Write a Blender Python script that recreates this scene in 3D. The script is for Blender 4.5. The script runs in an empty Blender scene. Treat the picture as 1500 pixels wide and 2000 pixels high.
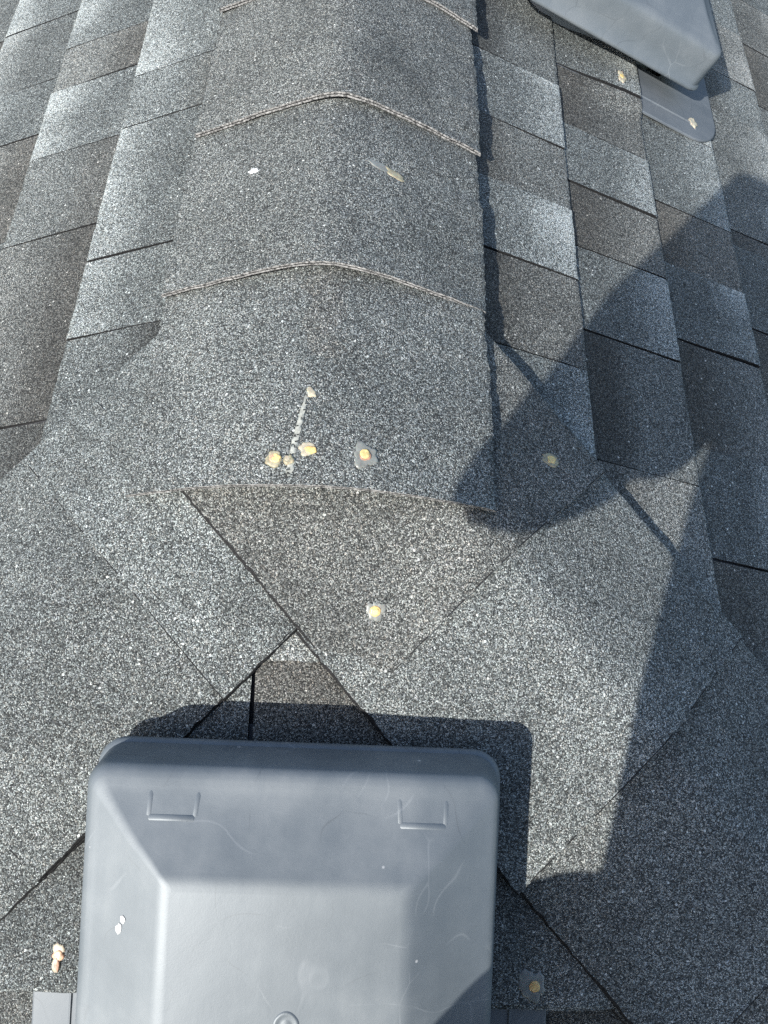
import bpy, bmesh, math, random
from mathutils import Vector, Matrix, noise
from mathutils.bvhtree import BVHTree

random.seed(7)
rad = math.radians
scene = bpy.context.scene
C = scene.collection

# ------------------------------------------------------------------ camera
CAM = Vector((0.0431, -0.3827, 0.5007))
CR = Vector((0.99852331, 0.03157079, 0.04420954))
CU = Vector((-0.04666346, 0.91513720, 0.40043279))
CF = Vector((0.02781582, 0.40190445, -0.91525903))
cam_d = bpy.data.cameras.new('camera')
cam_d.sensor_fit = 'VERTICAL'; cam_d.sensor_height = 24.0; cam_d.lens = 16.6
cam_d.clip_start = 0.005; cam_d.clip_end = 400
cam = bpy.data.objects.new('camera', cam_d); C.objects.link(cam)
cam.matrix_world = Matrix(((CR.x, CU.x, -CF.x, CAM.x), (CR.y, CU.y, -CF.y, CAM.y), (CR.z, CU.z, -CF.z, CAM.z), (0, 0, 0, 1)))
scene.camera = cam

# ------------------------------------------------------------------ sky and sun
LIGHT = Vector((0.600, 0.7255, -0.781)).normalized()          # the way the sunlight travels
world = bpy.data.worlds.new('World'); scene.world = world; world.use_nodes = True
nt = world.node_tree; bg = nt.nodes['Background']
sky = nt.nodes.new('ShaderNodeTexSky'); sky.sky_type = 'NISHITA'; sky.sun_disc = False
sky.sun_elevation = math.asin(-LIGHT.z); sky.sun_rotation = math.atan2(-LIGHT.x, -LIGHT.y); sky.dust_density = 1.7; sky.ozone_density = 0.7
nt.links.new(sky.outputs[0], bg.inputs[0]); bg.inputs[1].default_value = 0.148
sun_d = bpy.data.lights.new('sun', 'SUN'); sun_d.energy = 4.3; sun_d.angle = rad(0.53); sun_d.color = (1.0, 0.97, 0.92)
sun = bpy.data.objects.new('sun', sun_d); C.objects.link(sun)
sun.rotation_euler = LIGHT.to_track_quat('-Z', 'Y').to_euler()
sun.location = (-3, -3.6, 4)
scene.view_settings.view_transform = 'Standard'; scene.view_settings.look = 'None'
scene.view_settings.exposure = 0.53; scene.view_settings.gamma = 1.0
scene.cycles.use_denoising = False

# ------------------------------------------------------------------ helpers
S = rad(22.6); T = math.tan(S); cS, sS = math.cos(S), math.sin(S)
DZ = -0.010                                    # the deck lies this far under the shingles' mean surface
E_ = 0.143                                     # exposure of a course
XA, YA = Vector((1, 0, 0)), Vector((0, 1, 0))
DR, DL, DF = Vector((cS, 0, -sS)), Vector((-cS, 0, -sS)), Vector((0, -cS, -sS))
NR, NL, NF = Vector((sS, 0, cS)), Vector((-sS, 0, cS)), Vector((0, -sS, cS))

def sstep(a, b, x):
    t = min(1, max(0, (x - a) / (b - a))); return t * t * (3 - 2 * t)
def tag(o, label=None, cat=None, group=None, kind=None):
    if label: o['label'] = label
    if cat: o['category'] = cat
    if group: o['group'] = group
    if kind: o['kind'] = kind
    return o
def link(name, me, mats, parent=None, smooth=None):
    o = bpy.data.objects.new(name, me); C.objects.link(o)
    for m in (mats if isinstance(mats, (list, tuple)) else [mats]):
        if m.name not in [x.name for x in me.materials]: me.materials.append(m)
    if parent is not None:
        o.parent = parent
    if smooth is not None:
        for p in me.polygons: p.use_smooth = True
        me.set_sharp_from_angle(angle=rad(smooth))
    return o
def mesh(name, verts, faces, fm=None, attrs=None):
    me = bpy.data.meshes.new(name); me.from_pydata([tuple(v) for v in verts], [], faces)
    if fm:
        me.polygons.foreach_set('material_index', fm)
    for k, vals in (attrs or {}).items():
        a = me.attributes.new(k, 'FLOAT', 'POINT'); a.data.foreach_set('value', vals)
    me.update(); return me
def empty(name, loc=(0, 0, 0)):
    o = bpy.data.objects.new(name, None); C.objects.link(o); o.location = loc; o.empty_display_size = 0.05
    return o
class MB:
    def __init__(s): s.v = []; s.f = []; s.m = []; s.a = {}
    def add(s, verts, faces, mat=0, **at):
        o = len(s.v); s.v += [Vector(v) for v in verts]; s.f += [tuple(i + o for i in f) for f in faces]; s.m += [mat] * len(faces)
        for k, vals in at.items(): s.a.setdefault(k, [1.0] * o).extend(vals)
        for k in s.a:
            while len(s.a[k]) < len(s.v): s.a[k].append(1.0)
    def build(s, name, mats, parent=None, smooth=None):
        return link(name, mesh(name, s.v, s.f, s.m, s.a), mats, parent, smooth)

# ------------------------------------------------------------------ materials
def mat(name):
    m = bpy.data.materials.new(name); m.use_nodes = True
    n = m.node_tree.nodes; return m, n, m.node_tree.links, n['Principled BSDF']
def node(n, kind, **kw):
    x = n.new(kind)
    for k, v in kw.items(): setattr(x, k, v)
    return x
def ramp(n, stops, interp='LINEAR'):
    r = n.new('ShaderNodeValToRGB'); r.color_ramp.interpolation = interp
    e = r.color_ramp.elements
    while len(e) < len(stops): e.new(0.5)
    for el, (p, c) in zip(e, stops):
        el.position = p; el.color = (*c, 1) if len(c) == 3 else c
    return r
def math_(n, l, op, a, b=None, c=None, clamp=False):
    x = n.new('ShaderNodeMath'); x.operation = op; x.use_clamp = clamp
    for i, v in enumerate((a, b, c)):
        if v is None: continue
        if isinstance(v, (int, float)): x.inputs[i].default_value = v
        else: l.new(v, x.inputs[i])
    return x.outputs[0]

def granules():
    m, n, l, b = mat('roof_granules')
    tc = node(n, 'ShaderNodeTexCoord'); oi = node(n, 'ShaderNodeObjectInfo')
    off = node(n, 'ShaderNodeVectorMath', operation='MULTIPLY_ADD')
    cmb = node(n, 'ShaderNodeCombineXYZ')
    for i in range(3): l.new(oi.outputs['Random'], cmb.inputs[i])
    l.new(cmb.outputs[0], off.inputs[0]); off.inputs[1].default_value = (3.1, 5.7, 2.3); l.new(tc.outputs['Object'], off.inputs[2])
    P = off.outputs[0]
    vo = node(n, 'ShaderNodeTexVoronoi', feature='F1'); vo.inputs['Scale'].default_value = 1050; vo.inputs['Randomness'].default_value = 1.0; l.new(P, vo.inputs['Vector'])
    sep = node(n, 'ShaderNodeSeparateColor'); l.new(vo.outputs['Color'], sep.inputs[0])
    v2 = node(n, 'ShaderNodeTexVoronoi', feature='F1'); v2.inputs['Scale'].default_value = 1900; l.new(P, v2.inputs['Vector'])
    s2 = node(n, 'ShaderNodeSeparateColor'); l.new(v2.outputs['Color'], s2.inputs[0])
    tone = node(n, 'ShaderNodeAttribute', attribute_name='tone'); warm = node(n, 'ShaderNodeAttribute', attribute_name='warm')
    # worn patches of every size
    n1 = node(n, 'ShaderNodeTexNoise'); n1.inputs['Scale'].default_value = 9; n1.inputs['Detail'].default_value = 4; l.new(P, n1.inputs['Vector'])
    n2 = node(n, 'ShaderNodeTexNoise'); n2.inputs['Scale'].default_value = 150; n2.inputs['Detail'].default_value = 5; n2.inputs['Roughness'].default_value = 0.7; l.new(P, n2.inputs['Vector'])
    x = math_(n, l, 'MULTIPLY', sep.outputs[0], 0.72)
    x = math_(n, l, 'MULTIPLY_ADD', s2.outputs[1], 0.28, x)
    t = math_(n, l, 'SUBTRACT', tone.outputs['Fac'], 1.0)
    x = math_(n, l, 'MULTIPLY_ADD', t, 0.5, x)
    x = math_(n, l, 'MULTIPLY_ADD', math_(n, l, 'SUBTRACT', n1.outputs[0], 0.5), 0.24, x)
    x = math_(n, l, 'MULTIPLY_ADD', math_(n, l, 'SUBTRACT', n2.outputs[0], 0.5), 0.13, x)
    bv = node(n, 'ShaderNodeTexVoronoi', feature='F1'); bv.inputs['Scale'].default_value = 70; l.new(P, bv.inputs['Vector'])
    bs = node(n, 'ShaderNodeSeparateColor'); l.new(bv.outputs['Color'], bs.inputs[0])
    br = math_(n, l, 'MULTIPLY_ADD', s2.outputs[0], -0.10, 0.26)
    bald = math_(n, l, 'MULTIPLY', math_(n, l, 'GREATER_THAN', bs.outputs[0], 0.93), math_(n, l, 'LESS_THAN', bv.outputs['Distance'], br))
    x = math_(n, l, 'MULTIPLY_ADD', bald, -0.16, x)
    cv = node(n, 'ShaderNodeTexVoronoi', feature='F1'); cv.inputs['Scale'].default_value = 260; l.new(P, cv.inputs['Vector'])
    cs = node(n, 'ShaderNodeSeparateColor'); l.new(cv.outputs['Color'], cs.inputs[0])
    chip = math_(n, l, 'MULTIPLY', math_(n, l, 'GREATER_THAN', cs.outputs[0], 0.975), math_(n, l, 'LESS_THAN', cv.outputs['Distance'], 0.30))
    x = math_(n, l, 'MULTIPLY_ADD', chip, 0.6, x, clamp=True)
    r = ramp(n, [(0.0, (0.012, 0.013, 0.014)), (0.24, (0.033, 0.036, 0.036)), (0.46, (0.088, 0.095, 0.093)), (0.68, (0.190, 0.204, 0.200)), (0.84, (0.43, 0.455, 0.44)), (1.0, (0.70, 0.725, 0.70))])
    l.new(x, r.inputs[0])
    # a little hue of its own for every granule
    h = ramp(n, [(0.0, (0.98, 0.92, 0.86)), (0.35, (0.97, 1.0, 0.99)), (0.7, (0.92, 1.0, 1.0)), (1.0, (0.96, 0.97, 1.04))])
    l.new(sep.outputs[1], h.inputs[0])
    mx = node(n, 'ShaderNodeMix', data_type='RGBA', blend_type='MULTIPLY'); mx.inputs[0].default_value = 1
    l.new(r.outputs[0], mx.inputs[6]); l.new(h.outputs[0], mx.inputs[7])
    mw = node(n, 'ShaderNodeMix', data_type='RGBA', blend_type='MULTIPLY'); l.new(warm.outputs['Fac'], mw.inputs[0])
    l.new(mx.outputs[2], mw.inputs[6]); mw.inputs[7].default_value = (1.0, 0.86, 0.77, 1)
    l.new(mw.outputs[2], b.inputs['Base Color'])
    # dull ceramic coating, a few glassy ones
    rr = ramp(n, [(0.0, (0.9,) * 3), (0.9, (0.8,) * 3), (0.96, (0.35,) * 3)]); l.new(sep.outputs[2], rr.inputs[0]); l.new(rr.outputs[0], b.inputs['Roughness'])
    b.inputs['Specular IOR Level'].default_value = 0.4
    d = math_(n, l, 'MULTIPLY', vo.outputs['Distance'], -1.0)
    d = math_(n, l, 'MULTIPLY_ADD', sep.outputs[2], 0.55, d)
    d = math_(n, l, 'MULTIPLY_ADD', n2.outputs[0], 0.2, d)
    bp = node(n, 'ShaderNodeBump'); bp.inputs['Strength'].default_value = 0.8; bp.inputs['Distance'].default_value = 0.0009
    l.new(d, bp.inputs['Height']); l.new(bp.outputs[0], b.inputs['Normal'])
    return m
GRAN = granules()

def speckled(name, stops, scale, rough=0.9, bump=0.0005):
    m, n, l, b = mat(name)
    tc = node(n, 'ShaderNodeTexCoord')
    t = node(n, 'ShaderNodeTexNoise'); t.inputs['Scale'].default_value = scale; t.inputs['Detail'].default_value = 4; t.inputs['Roughness'].default_value = 0.7; l.new(tc.outputs['Object'], t.inputs['Vector'])
    r = ramp(n, stops); l.new(t.outputs[0], r.inputs[0]); l.new(r.outputs[0], b.inputs['Base Color'])
    b.inputs['Roughness'].default_value = rough
    if bump:
        bp = node(n, 'ShaderNodeBump'); bp.inputs['Strength'].default_value = 0.7; bp.inputs['Distance'].default_value = bump
        l.new(t.outputs[0], bp.inputs['Height']); l.new(bp.outputs[0], b.inputs['Normal'])
    return m
EDGE = speckled('cut_shingle_edge', [(0.32, (0.012, 0.012, 0.012)), (0.42, (0.09, 0.089, 0.087)), (0.53, (0.32, 0.315, 0.305)), (0.72, (0.60, 0.59, 0.57))], 420)
BLACK = speckled('bare_asphalt', [(0.35, (0.004, 0.004, 0.004)), (0.6, (0.010, 0.010, 0.011)), (0.72, (0.10, 0.10, 0.10))], 500)
FELT = speckled('roof_felt', [(0.3, (0.02, 0.02, 0.022)), (0.7, (0.06, 0.062, 0.066))], 300)

def plastic(name, lo, mid, hi, gloss):
    m, n, l, b = mat(name)
    tc = node(n, 'ShaderNodeTexCoord')
    big = node(n, 'ShaderNodeTexNoise'); big.inputs['Scale'].default_value = 11; big.inputs['Detail'].default_value = 6; big.inputs['Roughness'].default_value = 0.62; l.new(tc.outputs['Object'], big.inputs['Vector'])
    # streaks that rain has left down the slope
    mp = node(n, 'ShaderNodeMapping'); mp.inputs['Scale'].default_value = (55, 5, 30); l.new(tc.outputs['Object'], mp.inputs[0])
    st = node(n, 'ShaderNodeTexNoise'); st.inputs['Scale'].default_value = 1; st.inputs['Detail'].default_value = 3; l.new(mp.outputs[0], st.inputs['Vector'])
    # hairline scratches: the edges of a strongly warped cell pattern
    wn = node(n, 'ShaderNodeTexNoise'); wn.inputs['Scale'].default_value = 7; wn.inputs['Detail'].default_value = 2; l.new(tc.outputs['Object'], wn.inputs['Vector'])
    wm = node(n, 'ShaderNodeVectorMath', operation='MULTIPLY_ADD'); l.new(wn.outputs['Color'], wm.inputs[0]); wm.inputs[1].default_value = (0.25, 0.25, 0.0); l.new(tc.outputs['Object'], wm.inputs[2])
    ve = node(n, 'ShaderNodeTexVoronoi', feature='DISTANCE_TO_EDGE'); ve.inputs['Scale'].default_value = 13; l.new(wm.outputs[0], ve.inputs['Vector'])
    sc = ramp(n, [(0.0, (1,) * 3), (0.005, (0.7,) * 3), (0.011, (0,) * 3)]); l.new(ve.outputs['Distance'], sc.inputs[0])
    gate = node(n, 'ShaderNodeTexNoise'); gate.inputs['Scale'].default_value = 17; gate.inputs['Detail'].default_value = 2; l.new(tc.outputs['Object'], gate.inputs['Vector'])
    gr = ramp(n, [(0.50, (0,) * 3), (0.60, (1,) * 3)]); l.new(gate.outputs[0], gr.inputs[0])
    scr = math_(n, l, 'MULTIPLY', sc.outputs[0], gr.outputs[0])
    col = ramp(n, [(0.26, lo), (0.5, mid), (0.74, hi)]); l.new(big.outputs[0], col.inputs[0])
    c1 = node(n, 'ShaderNodeMix', data_type='RGBA', blend_type='MULTIPLY'); l.new(col.outputs[0], c1.inputs[6])
    sr = ramp(n, [(0.35, (0.78, 0.81, 0.84)), (0.6, (1, 1, 1))]); l.new(st.outputs[0], sr.inputs[0]); l.new(sr.outputs[0], c1.inputs[7]); c1.inputs[0].default_value = 0.5
    c2 = node(n, 'ShaderNodeMix', data_type='RGBA'); l.new(math_(n, l, 'MULTIPLY', scr, 0.34), c2.inputs[0]); l.new(c1.outputs[2], c2.inputs[6]); c2.inputs[7].default_value = (0.045, 0.050, 0.055, 1)
    # paler rubbed arcs
    ve2 = node(n, 'ShaderNodeTexVoronoi', feature='DISTANCE_TO_EDGE'); ve2.inputs['Scale'].default_value = 15
    wm2 = node(n, 'ShaderNodeVectorMath', operation='MULTIPLY_ADD'); l.new(wn.outputs['Color'], wm2.inputs[0]); wm2.inputs[1].default_value = (-0.3, 0.22, 0.0); l.new(tc.outputs['Object'], wm2.inputs[2]); l.new(wm2.outputs[0], ve2.inputs['Vector'])
    sc2 = ramp(n, [(0.0, (1,) * 3), (0.008, (0.6,) * 3), (0.02, (0,) * 3)]); l.new(ve2.outputs['Distance'], sc2.inputs[0])
    g2 = ramp(n, [(0.38, (1,) * 3), (0.47, (0,) * 3)]); l.new(gate.outputs[0], g2.inputs[0])
    c2b = node(n, 'ShaderNodeMix', data_type='RGBA'); l.new(math_(n, l, 'MULTIPLY', math_(n, l, 'MULTIPLY', sc2.outputs[0], g2.outputs[0]), 0.15), c2b.inputs[0]); l.new(c2.outputs[2], c2b.inputs[6]); c2b.inputs[7].default_value = (0.42, 0.44, 0.45, 1)
    c2 = c2b
    # small pale nicks
    vd = node(n, 'ShaderNodeTexVoronoi', feature='F1'); vd.inputs['Scale'].default_value = 42; l.new(tc.outputs['Object'], vd.inputs['Vector'])
    nk = ramp(n, [(0.0, (1,) * 3), (0.045, (1,) * 3), (0.07, (0,) * 3)]); l.new(vd.outputs['Distance'], nk.inputs[0])
    sp = node(n, 'ShaderNodeSeparateColor'); l.new(vd.outputs['Color'], sp.inputs[0])
    nkk = math_(n, l, 'MULTIPLY', nk.outputs[0], math_(n, l, 'GREATER_THAN', sp.outputs[0], 0.75))
    c3 = node(n, 'ShaderNodeMix', data_type='RGBA'); l.new(math_(n, l, 'MULTIPLY', nkk, 0.6), c3.inputs[0]); l.new(c2.outputs[2], c3.inputs[6]); c3.inputs[7].default_value = (0.55, 0.56, 0.56, 1)
    rg = ramp(n, [(0.3, (0.47,) * 3), (0.7, (0.58,) * 3)]); l.new(big.outputs[0], rg.inputs[0])
    fine = node(n, 'ShaderNodeTexNoise'); fine.inputs['Scale'].default_value = 900; fine.inputs['Detail'].default_value = 2; l.new(tc.outputs['Object'], fine.inputs['Vector'])
    hh = math_(n, l, 'MULTIPLY_ADD', fine.outputs[0], 0.06, big.outputs[0])
    bp = node(n, 'ShaderNodeBump'); bp.inputs['Strength'].default_value = 0.25; bp.inputs['Distance'].default_value = 0.002; l.new(hh, bp.inputs['Height'])
    df = node(n, 'ShaderNodeBsdfDiffuse'); gl = node(n, 'ShaderNodeBsdfGlossy'); mxs = node(n, 'ShaderNodeMixShader'); mxs.inputs[0].default_value = gloss
    l.new(c3.outputs[2], df.inputs['Color']); l.new(rg.outputs[0], gl.inputs['Roughness']); gl.inputs['Color'].default_value = (0.93, 0.98, 1, 1)
    for q in (df, gl): l.new(bp.outputs[0], q.inputs['Normal'])
    l.new(df.outputs[0], mxs.inputs[1]); l.new(gl.outputs[0], mxs.inputs[2]); l.new(mxs.outputs[0], n['Material Output'].inputs['Surface'])
    n.remove(b)
    return m
PLASTIC = plastic('grey_vent_plastic', (0.098, 0.116, 0.130), (0.124, 0.143, 0.157), (0.178, 0.195, 0.205), 0.078)
FLANGE = plastic('weathered_flange_plastic', (0.110, 0.126, 0.140), (0.138, 0.154, 0.167), (0.175, 0.190, 0.200), 0.045)
def plain(name, col, rough=0.6, spec=0.4, var=0.25, scale=60, bump=0.0006, trans=0.0):
    m, n, l, b = mat(name)
    tc = node(n, 'ShaderNodeTexCoord')
    t = node(n, 'ShaderNodeTexNoise'); t.inputs['Scale'].default_value = scale; t.inputs['Detail'].default_value = 4; l.new(tc.outputs['Object'], t.inputs['Vector'])
    r = ramp(n, [(0.3, tuple(c * (1 - var) for c in col)), (0.7, tuple(min(1, c * (1 + var)) for c in col))]); l.new(t.outputs[0], r.inputs[0]); l.new(r.outputs[0], b.inputs['Base Color'])
    b.inputs['Roughness'].default_value = rough; b.inputs['Specular IOR Level'].default_value = spec
    if trans: b.inputs['Subsurface Weight'].default_value = trans; b.inputs['Subsurface Scale'].default_value = 0.003
    if bump:
        bp = node(n, 'ShaderNodeBump'); bp.inputs['Strength'].default_value = 0.5; bp.inputs['Distance'].default_value = bump; l.new(t.outputs[0], bp.inputs['Height']); l.new(bp.outputs[0], b.inputs['Normal'])
    return m

# ------------------------------------------------------------------ the roof: deck, walls, ground
W_, LEN = 3.2, 4.5                              # plan half width and length of the roof
b = MB()
ez = -T * W_ + DZ
dv = [(0, 0, DZ), (0, LEN, DZ), (-W_, -W_, ez), (W_, -W_, ez), (W_, LEN, ez), (-W_, LEN, ez)]
dv += [(x, y, z - 0.16) for x, y, z in dv]
b.add(dv, [(0, 3, 4, 1), (0, 1, 5, 2), (0, 2, 3), (6, 7, 10, 9), (6, 8, 11, 7), (6, 9, 8), (2, 8, 9, 3), (3, 9, 10, 4), (5, 11, 8, 2), (1, 4, 10, 7), (1, 7, 11, 5)])
roof = b.build('roof', [FELT])
tag(roof, 'hip end of a shingled roof with its ridge running away', 'roof', kind='structure')
b = MB()
hw = W_ - 0.4; y0, y1 = -W_ + 0.4, LEN - 0.3; zt, zb = ez - 0.02, -5.2
b.add([(-hw, y0, zb), (hw, y0, zb), (hw, y1, zb), (-hw, y1, zb), (-hw, y0, zt), (hw, y0, zt), (hw, y1, zt), (-hw, y1, zt)], [(0, 1, 5, 4), (1, 2, 6, 5), (2, 3, 7, 6), (3, 0, 4, 7)])
tag(b.build('wall', [plain('house_render', (0.55, 0.52, 0.47), 0.9)]), kind='structure')
b = MB(); b.add([(-150, -150, zb), (150, -150, zb), (150, 150, zb), (-150, 150, zb)], [(0, 1, 2, 3)])
tag(b.build('ground', [plain('lawn', (0.06, 0.09, 0.03), 0.95, var=0.5, scale=3)]), kind='structure')

# ------------------------------------------------------------------ field shingles
def jit(u, v, amp, seed):
    return amp * (noise.noise(Vector((u * 260, v * 260, seed))) + 0.6 * noise.noise(Vector((u * 90, v * 90, seed + 9))))
NSEG = [0]
def shingle(A, D, N, a0, a1, vb, kind, tone, warm, hip=None, lift=None, vtop=None, vend=None, thick=None):
    """one shingle tab on a slope: A runs along the course, D down the slope, N off it.
    a0..a1 its span, vb its butt, kind 'H' a raised tab or 'L' the thin ply between tabs"""
    NSEG[0] += 1; sd = NSEG[0] * 1.37
    hb = thick if thick else (0.0075 if kind == 'H' else 0.0063)
    v0 = vb - E_ - 0.045 if vtop is None else vtop
    ve = vb if vend is None else vend
    nu = max(4, int((a1 - a0) / 0.006)); vs = [v0, ve - E_ * 0.97, ve - E_ * 0.78, ve - E_ * 0.5, ve - E_ * 0.22, ve - 0.004, ve] if vend is None else [v0, v0 + (ve - v0) * 0.5, ve - 0.004, ve]
    V = []; tn = []; wm = []
    skew = random.uniform(-0.004, 0.004); amp = random.uniform(0.44, 0.66); amL = random.uniform(0.16, 0.38); st_ = random.uniform(0.2, 0.5)
    for j, v in enumerate(vs):
        g = (v - (vb - E_)) / E_
        for i in range(nu + 1):
            t = i / nu
            lo, hi = a0, a1
            if hip is not None:
                c0, c1 = hip(v); hi = min(max(hi, c0 + 0.001), c1); lo = min(max(a0, c0), hi - 0.001)
            a = lo + (hi - lo) * t
            if i in (0, nu): a += jit(v, a, 0.0006, sd) + (0.0004 if i == 0 else -0.0004) + skew * (0 if g > 1 else g) * (0.4 if i else -0.4)
            vv = v + (jit(a, 0, 0.0011, sd) if j >= len(vs) - 2 else 0)
            h = 0.0008 + (hb - 0.0008) * max(0, (vv - v0) / (ve - v0)) + 0.0010 * noise.noise(Vector((a * 9, vv * 9, sd)))
            if j == len(vs) - 1: h -= 0.0008
            if lift: h += lift(a, vv)
            V.append(A * a + D * vv + N * (h + 0) + Vector((0, 0, DZ)))
            gg = max(0, min(1, g))
            w = 0.10 * noise.noise(Vector((a * 30, vv * 30, sd)))
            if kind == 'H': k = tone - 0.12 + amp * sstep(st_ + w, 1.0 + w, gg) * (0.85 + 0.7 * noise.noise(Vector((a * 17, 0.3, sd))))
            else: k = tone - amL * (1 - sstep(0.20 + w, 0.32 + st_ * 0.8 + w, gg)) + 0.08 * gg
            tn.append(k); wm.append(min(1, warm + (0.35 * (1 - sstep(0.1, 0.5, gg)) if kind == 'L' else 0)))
    F = []; M = []
    n1 = nu + 1
    for j in range(len(vs) - 1):
        for i in range(nu):
            F.append((j * n1 + i, (j + 1) * n1 + i, (j + 1) * n1 + i + 1, j * n1 + i + 1)); M.append(0)
    # butt face and the two sides go down to the deck
    o = len(V); j = len(vs) - 1
    loops = [j * n1 + i for i in range(n1)]
    for i in loops: V.append(V[i] - N * 0.0050); tn.append(0.6); wm.append(0.3)
    for i in range(nu): F.append((loops[i], o + i, o + i + 1, loops[i + 1])); M.append(1)
    for col in (0, nu):
        o2 = len(V); ids = [jj * n1 + col for jj in range(len(vs))]
        for i in ids: V.append(V[i] - N * 0.0050); tn.append(0.5); wm.append(0.2)
        for q in range(len(ids) - 1):
            F.append((ids[q], o2 + q, o2 + q + 1, ids[q + 1]) if col == nu else (ids[q], ids[q + 1], o2 + q + 1, o2 + q)); M.append(2)
    # orientation: flip if the top faces down
    f0 = F[0]; nn = (V[f0[1]] - V[f0[0]]).cross(V[f0[2]] - V[f0[0]])
    if nn.dot(N) < 0: F = [tuple(reversed(f)) for f in F]
    return V, F, M, tn, wm

JOINTS = {'R': {0: (0.063, 0.185, 0.512), 1: (0.122, 0.244, 0.347, 0.565), 2: (-0.12, 0.161, 0.386), 3: (0.228,), 4: (0.905,)}, 'L': {0: (0.173, 0.383), 1: (-0.025, 0.236, 0.512), 2: (0.44, 0.70), 3: (0.703,)}}
def put_shingles(A, D, N, courses, hip, lift, near, side=None):
    far = MB()
    for ci, (vb, segs) in enumerate(courses):
        js = JOINTS.get(side, {}).get(ci, ())
        for a0, a1, kind, tone, warm in segs:
            if any(abs(a1 - q) < 0.001 for q in js): a1 -= 0.0021      # an open joint between two shingles
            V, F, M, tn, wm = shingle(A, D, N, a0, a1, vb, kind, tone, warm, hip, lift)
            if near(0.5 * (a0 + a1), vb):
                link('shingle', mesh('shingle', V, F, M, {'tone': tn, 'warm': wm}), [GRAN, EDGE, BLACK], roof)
            else:
                o = len(far.v); far.v += V; far.f += [tuple(i + o for i in f) for f in F]; far.m += M
                far.a.setdefault('tone', []).extend(tn); far.a.setdefault('warm', []).extend(wm)
    o = far.build('far_shingles', [GRAN, EDGE, BLACK], roof); o['kind'] = 'stuff'

def fill(marks, lo, hi, seed):
    """marks: the tab edges seen in the photograph, from far to near, each with the look of the tab that starts there going nearer"""
    rnd = random.Random(seed); segs = []
    ys = [m[0] for m in marks]
    for i, m in enumerate(marks):
        end = marks[i + 1][0] if i + 1 < len(marks) else None
        if end is None: break
        segs.append((end, m[0], m[1], m[2], m[3]))
    a = ys[0]; k = 'L' if marks[0][1] == 'H' else 'H'
    while a < hi:
        w = rnd.uniform(0.10, 0.2); segs.append((a, a + w, k, rnd.uniform(0.88, 1.12), rnd.uniform(0, 0.5))); a += w; k = 'L' if k == 'H' else 'H'
    a = ys[-1]; k = marks[-1][1]; first = True
    while a > lo:
        w = rnd.uniform(0.10, 0.2); segs.append((a - w, a, k, marks[-1][2] if first else rnd.uniform(0.88, 1.12), marks[-1][3] if first else rnd.uniform(0, 0.5))); a -= w; k = 'L' if k == 'H' else 'H'; first = False
    return segs

CR0, CL0 = 0.292, 0.2957
right_marks = {
 0: [(0.70, 'L', 0.92, 0.1), (0.512, 'H', 1.06, 0.0), (0.393, 'L', 0.93, 0.25), (0.290, 'H', 1.06, 0.0), (0.185, 'L', 0.92, 0.45), (0.063, 'H', 0.98, 0.0), (-0.16, 'L', 0.9, 0.2)],
 1: [(0.75, 'H', 1.05, 0.0), (0.565, 'L', 0.92, 0.4), (0.450, 'H', 1.05, 0.0), (0.347, 'L', 0.95, 0.5), (0.244, 'H', 1.0, 0.05), (0.122, 'L', 0.92, 0.2), (-0.040, 'L', 1.06, 0.35), (-0.30, 'H', 0.95, 0.2)],
 2: [(0.62, 'H', 0.98, 0.1), (0.55, 'H', 1.08, 0.0), (0.386, 'L', 0.98, 0.6), (0.279, 'H', 0.98, 0.0), (0.161, 'L', 0.95, 0.3), (0.012, 'H', 0.94, 0.0), (-0.12, 'L', 0.92, 0.3)],
 3: [(0.66, 'H', 1.10, 0.2), (0.40, 'L', 0.95, 0.4), (0.37, 'H', 1.0, 0.0), (0.228, 'L', 0.93, 0.3), (0.05, 'H', 1.0, 0.0)],
 4: [(0.905, 'L', 0.96, 0.5), (0.74, 'H', 1.08, 0.2), (0.52, 'L', 1.0, 0.3), (0.30, 'H', 1.0, 0.1)],
}
left_marks = {
 0: [(0.70, 'H', 1.10, 0.0), (0.477, 'L', 1.06, 0.0), (0.383, 'H', 1.0, 0.0), (0.173, 'H', 1.04, 0.0), (0.067, 'L', 0.86, 0.0)],
 1: [(0.78, 'H', 1.08, 0.0), (0.60, 'L', 1.04, 0.3), (0.512, 'H', 1.05, 0.0), (0.380, 'L', 1.02, 0.15), (0.236, 'L', 0.95, 0.35), (-0.025, 'L', 0.80, 0.15)],
 2: [(0.90, 'H', 1.08, 0.0), (0.70, 'H', 1.05, 0.1), (0.551, 'H', 1.05, 0.0), (0.440, 'L', 1.02, 0.35), (0.25, 'H', 1.06, 0.0), (0.10, 'L', 0.95, 0.2)],
 3: [(0.95, 'H', 1.05, 0.1), (0.703, 'L', 1.0, 0.3), (0.50, 'H', 1.05, 0.0)],
}
NC = 14
def dflt(seed):
    r = random.Random(seed); return [(0.9, r.choice('HL'), r.uniform(0.92, 1.08), r.uniform(0, 0.4)), (0.75, r.choice('HL'), 1.0, 0.2)]
YHI = 2.3
right_courses = [(CR0 + k * E_, fill(right_marks.get(k) or dflt(100 + k), -(CR0 + k * E_) * cS - 0.05, YHI, 40 + k)) for k in range(0, NC)]
left_courses = [(CL0 + k * E_, fill(left_marks.get(k) or dflt(300 + k), -(CL0 + k * E_) * cS - 0.05, YHI, 240 + k)) for k in range(0, NC)]
VX = 0.367; VY2 = 0.762                         # vent on the right slope: distance down the slope, place along the ridge
def lift_right(a, v):                           # the course that laps over that vent's flange is held up by it
    return 0.0075 * sstep(0.52, 0.555, a) * (1 - sstep(0.965, 1.0, a)) * sstep(0.30, 0.42, v) * (1 - sstep(0.436, 0.442, v))
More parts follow.
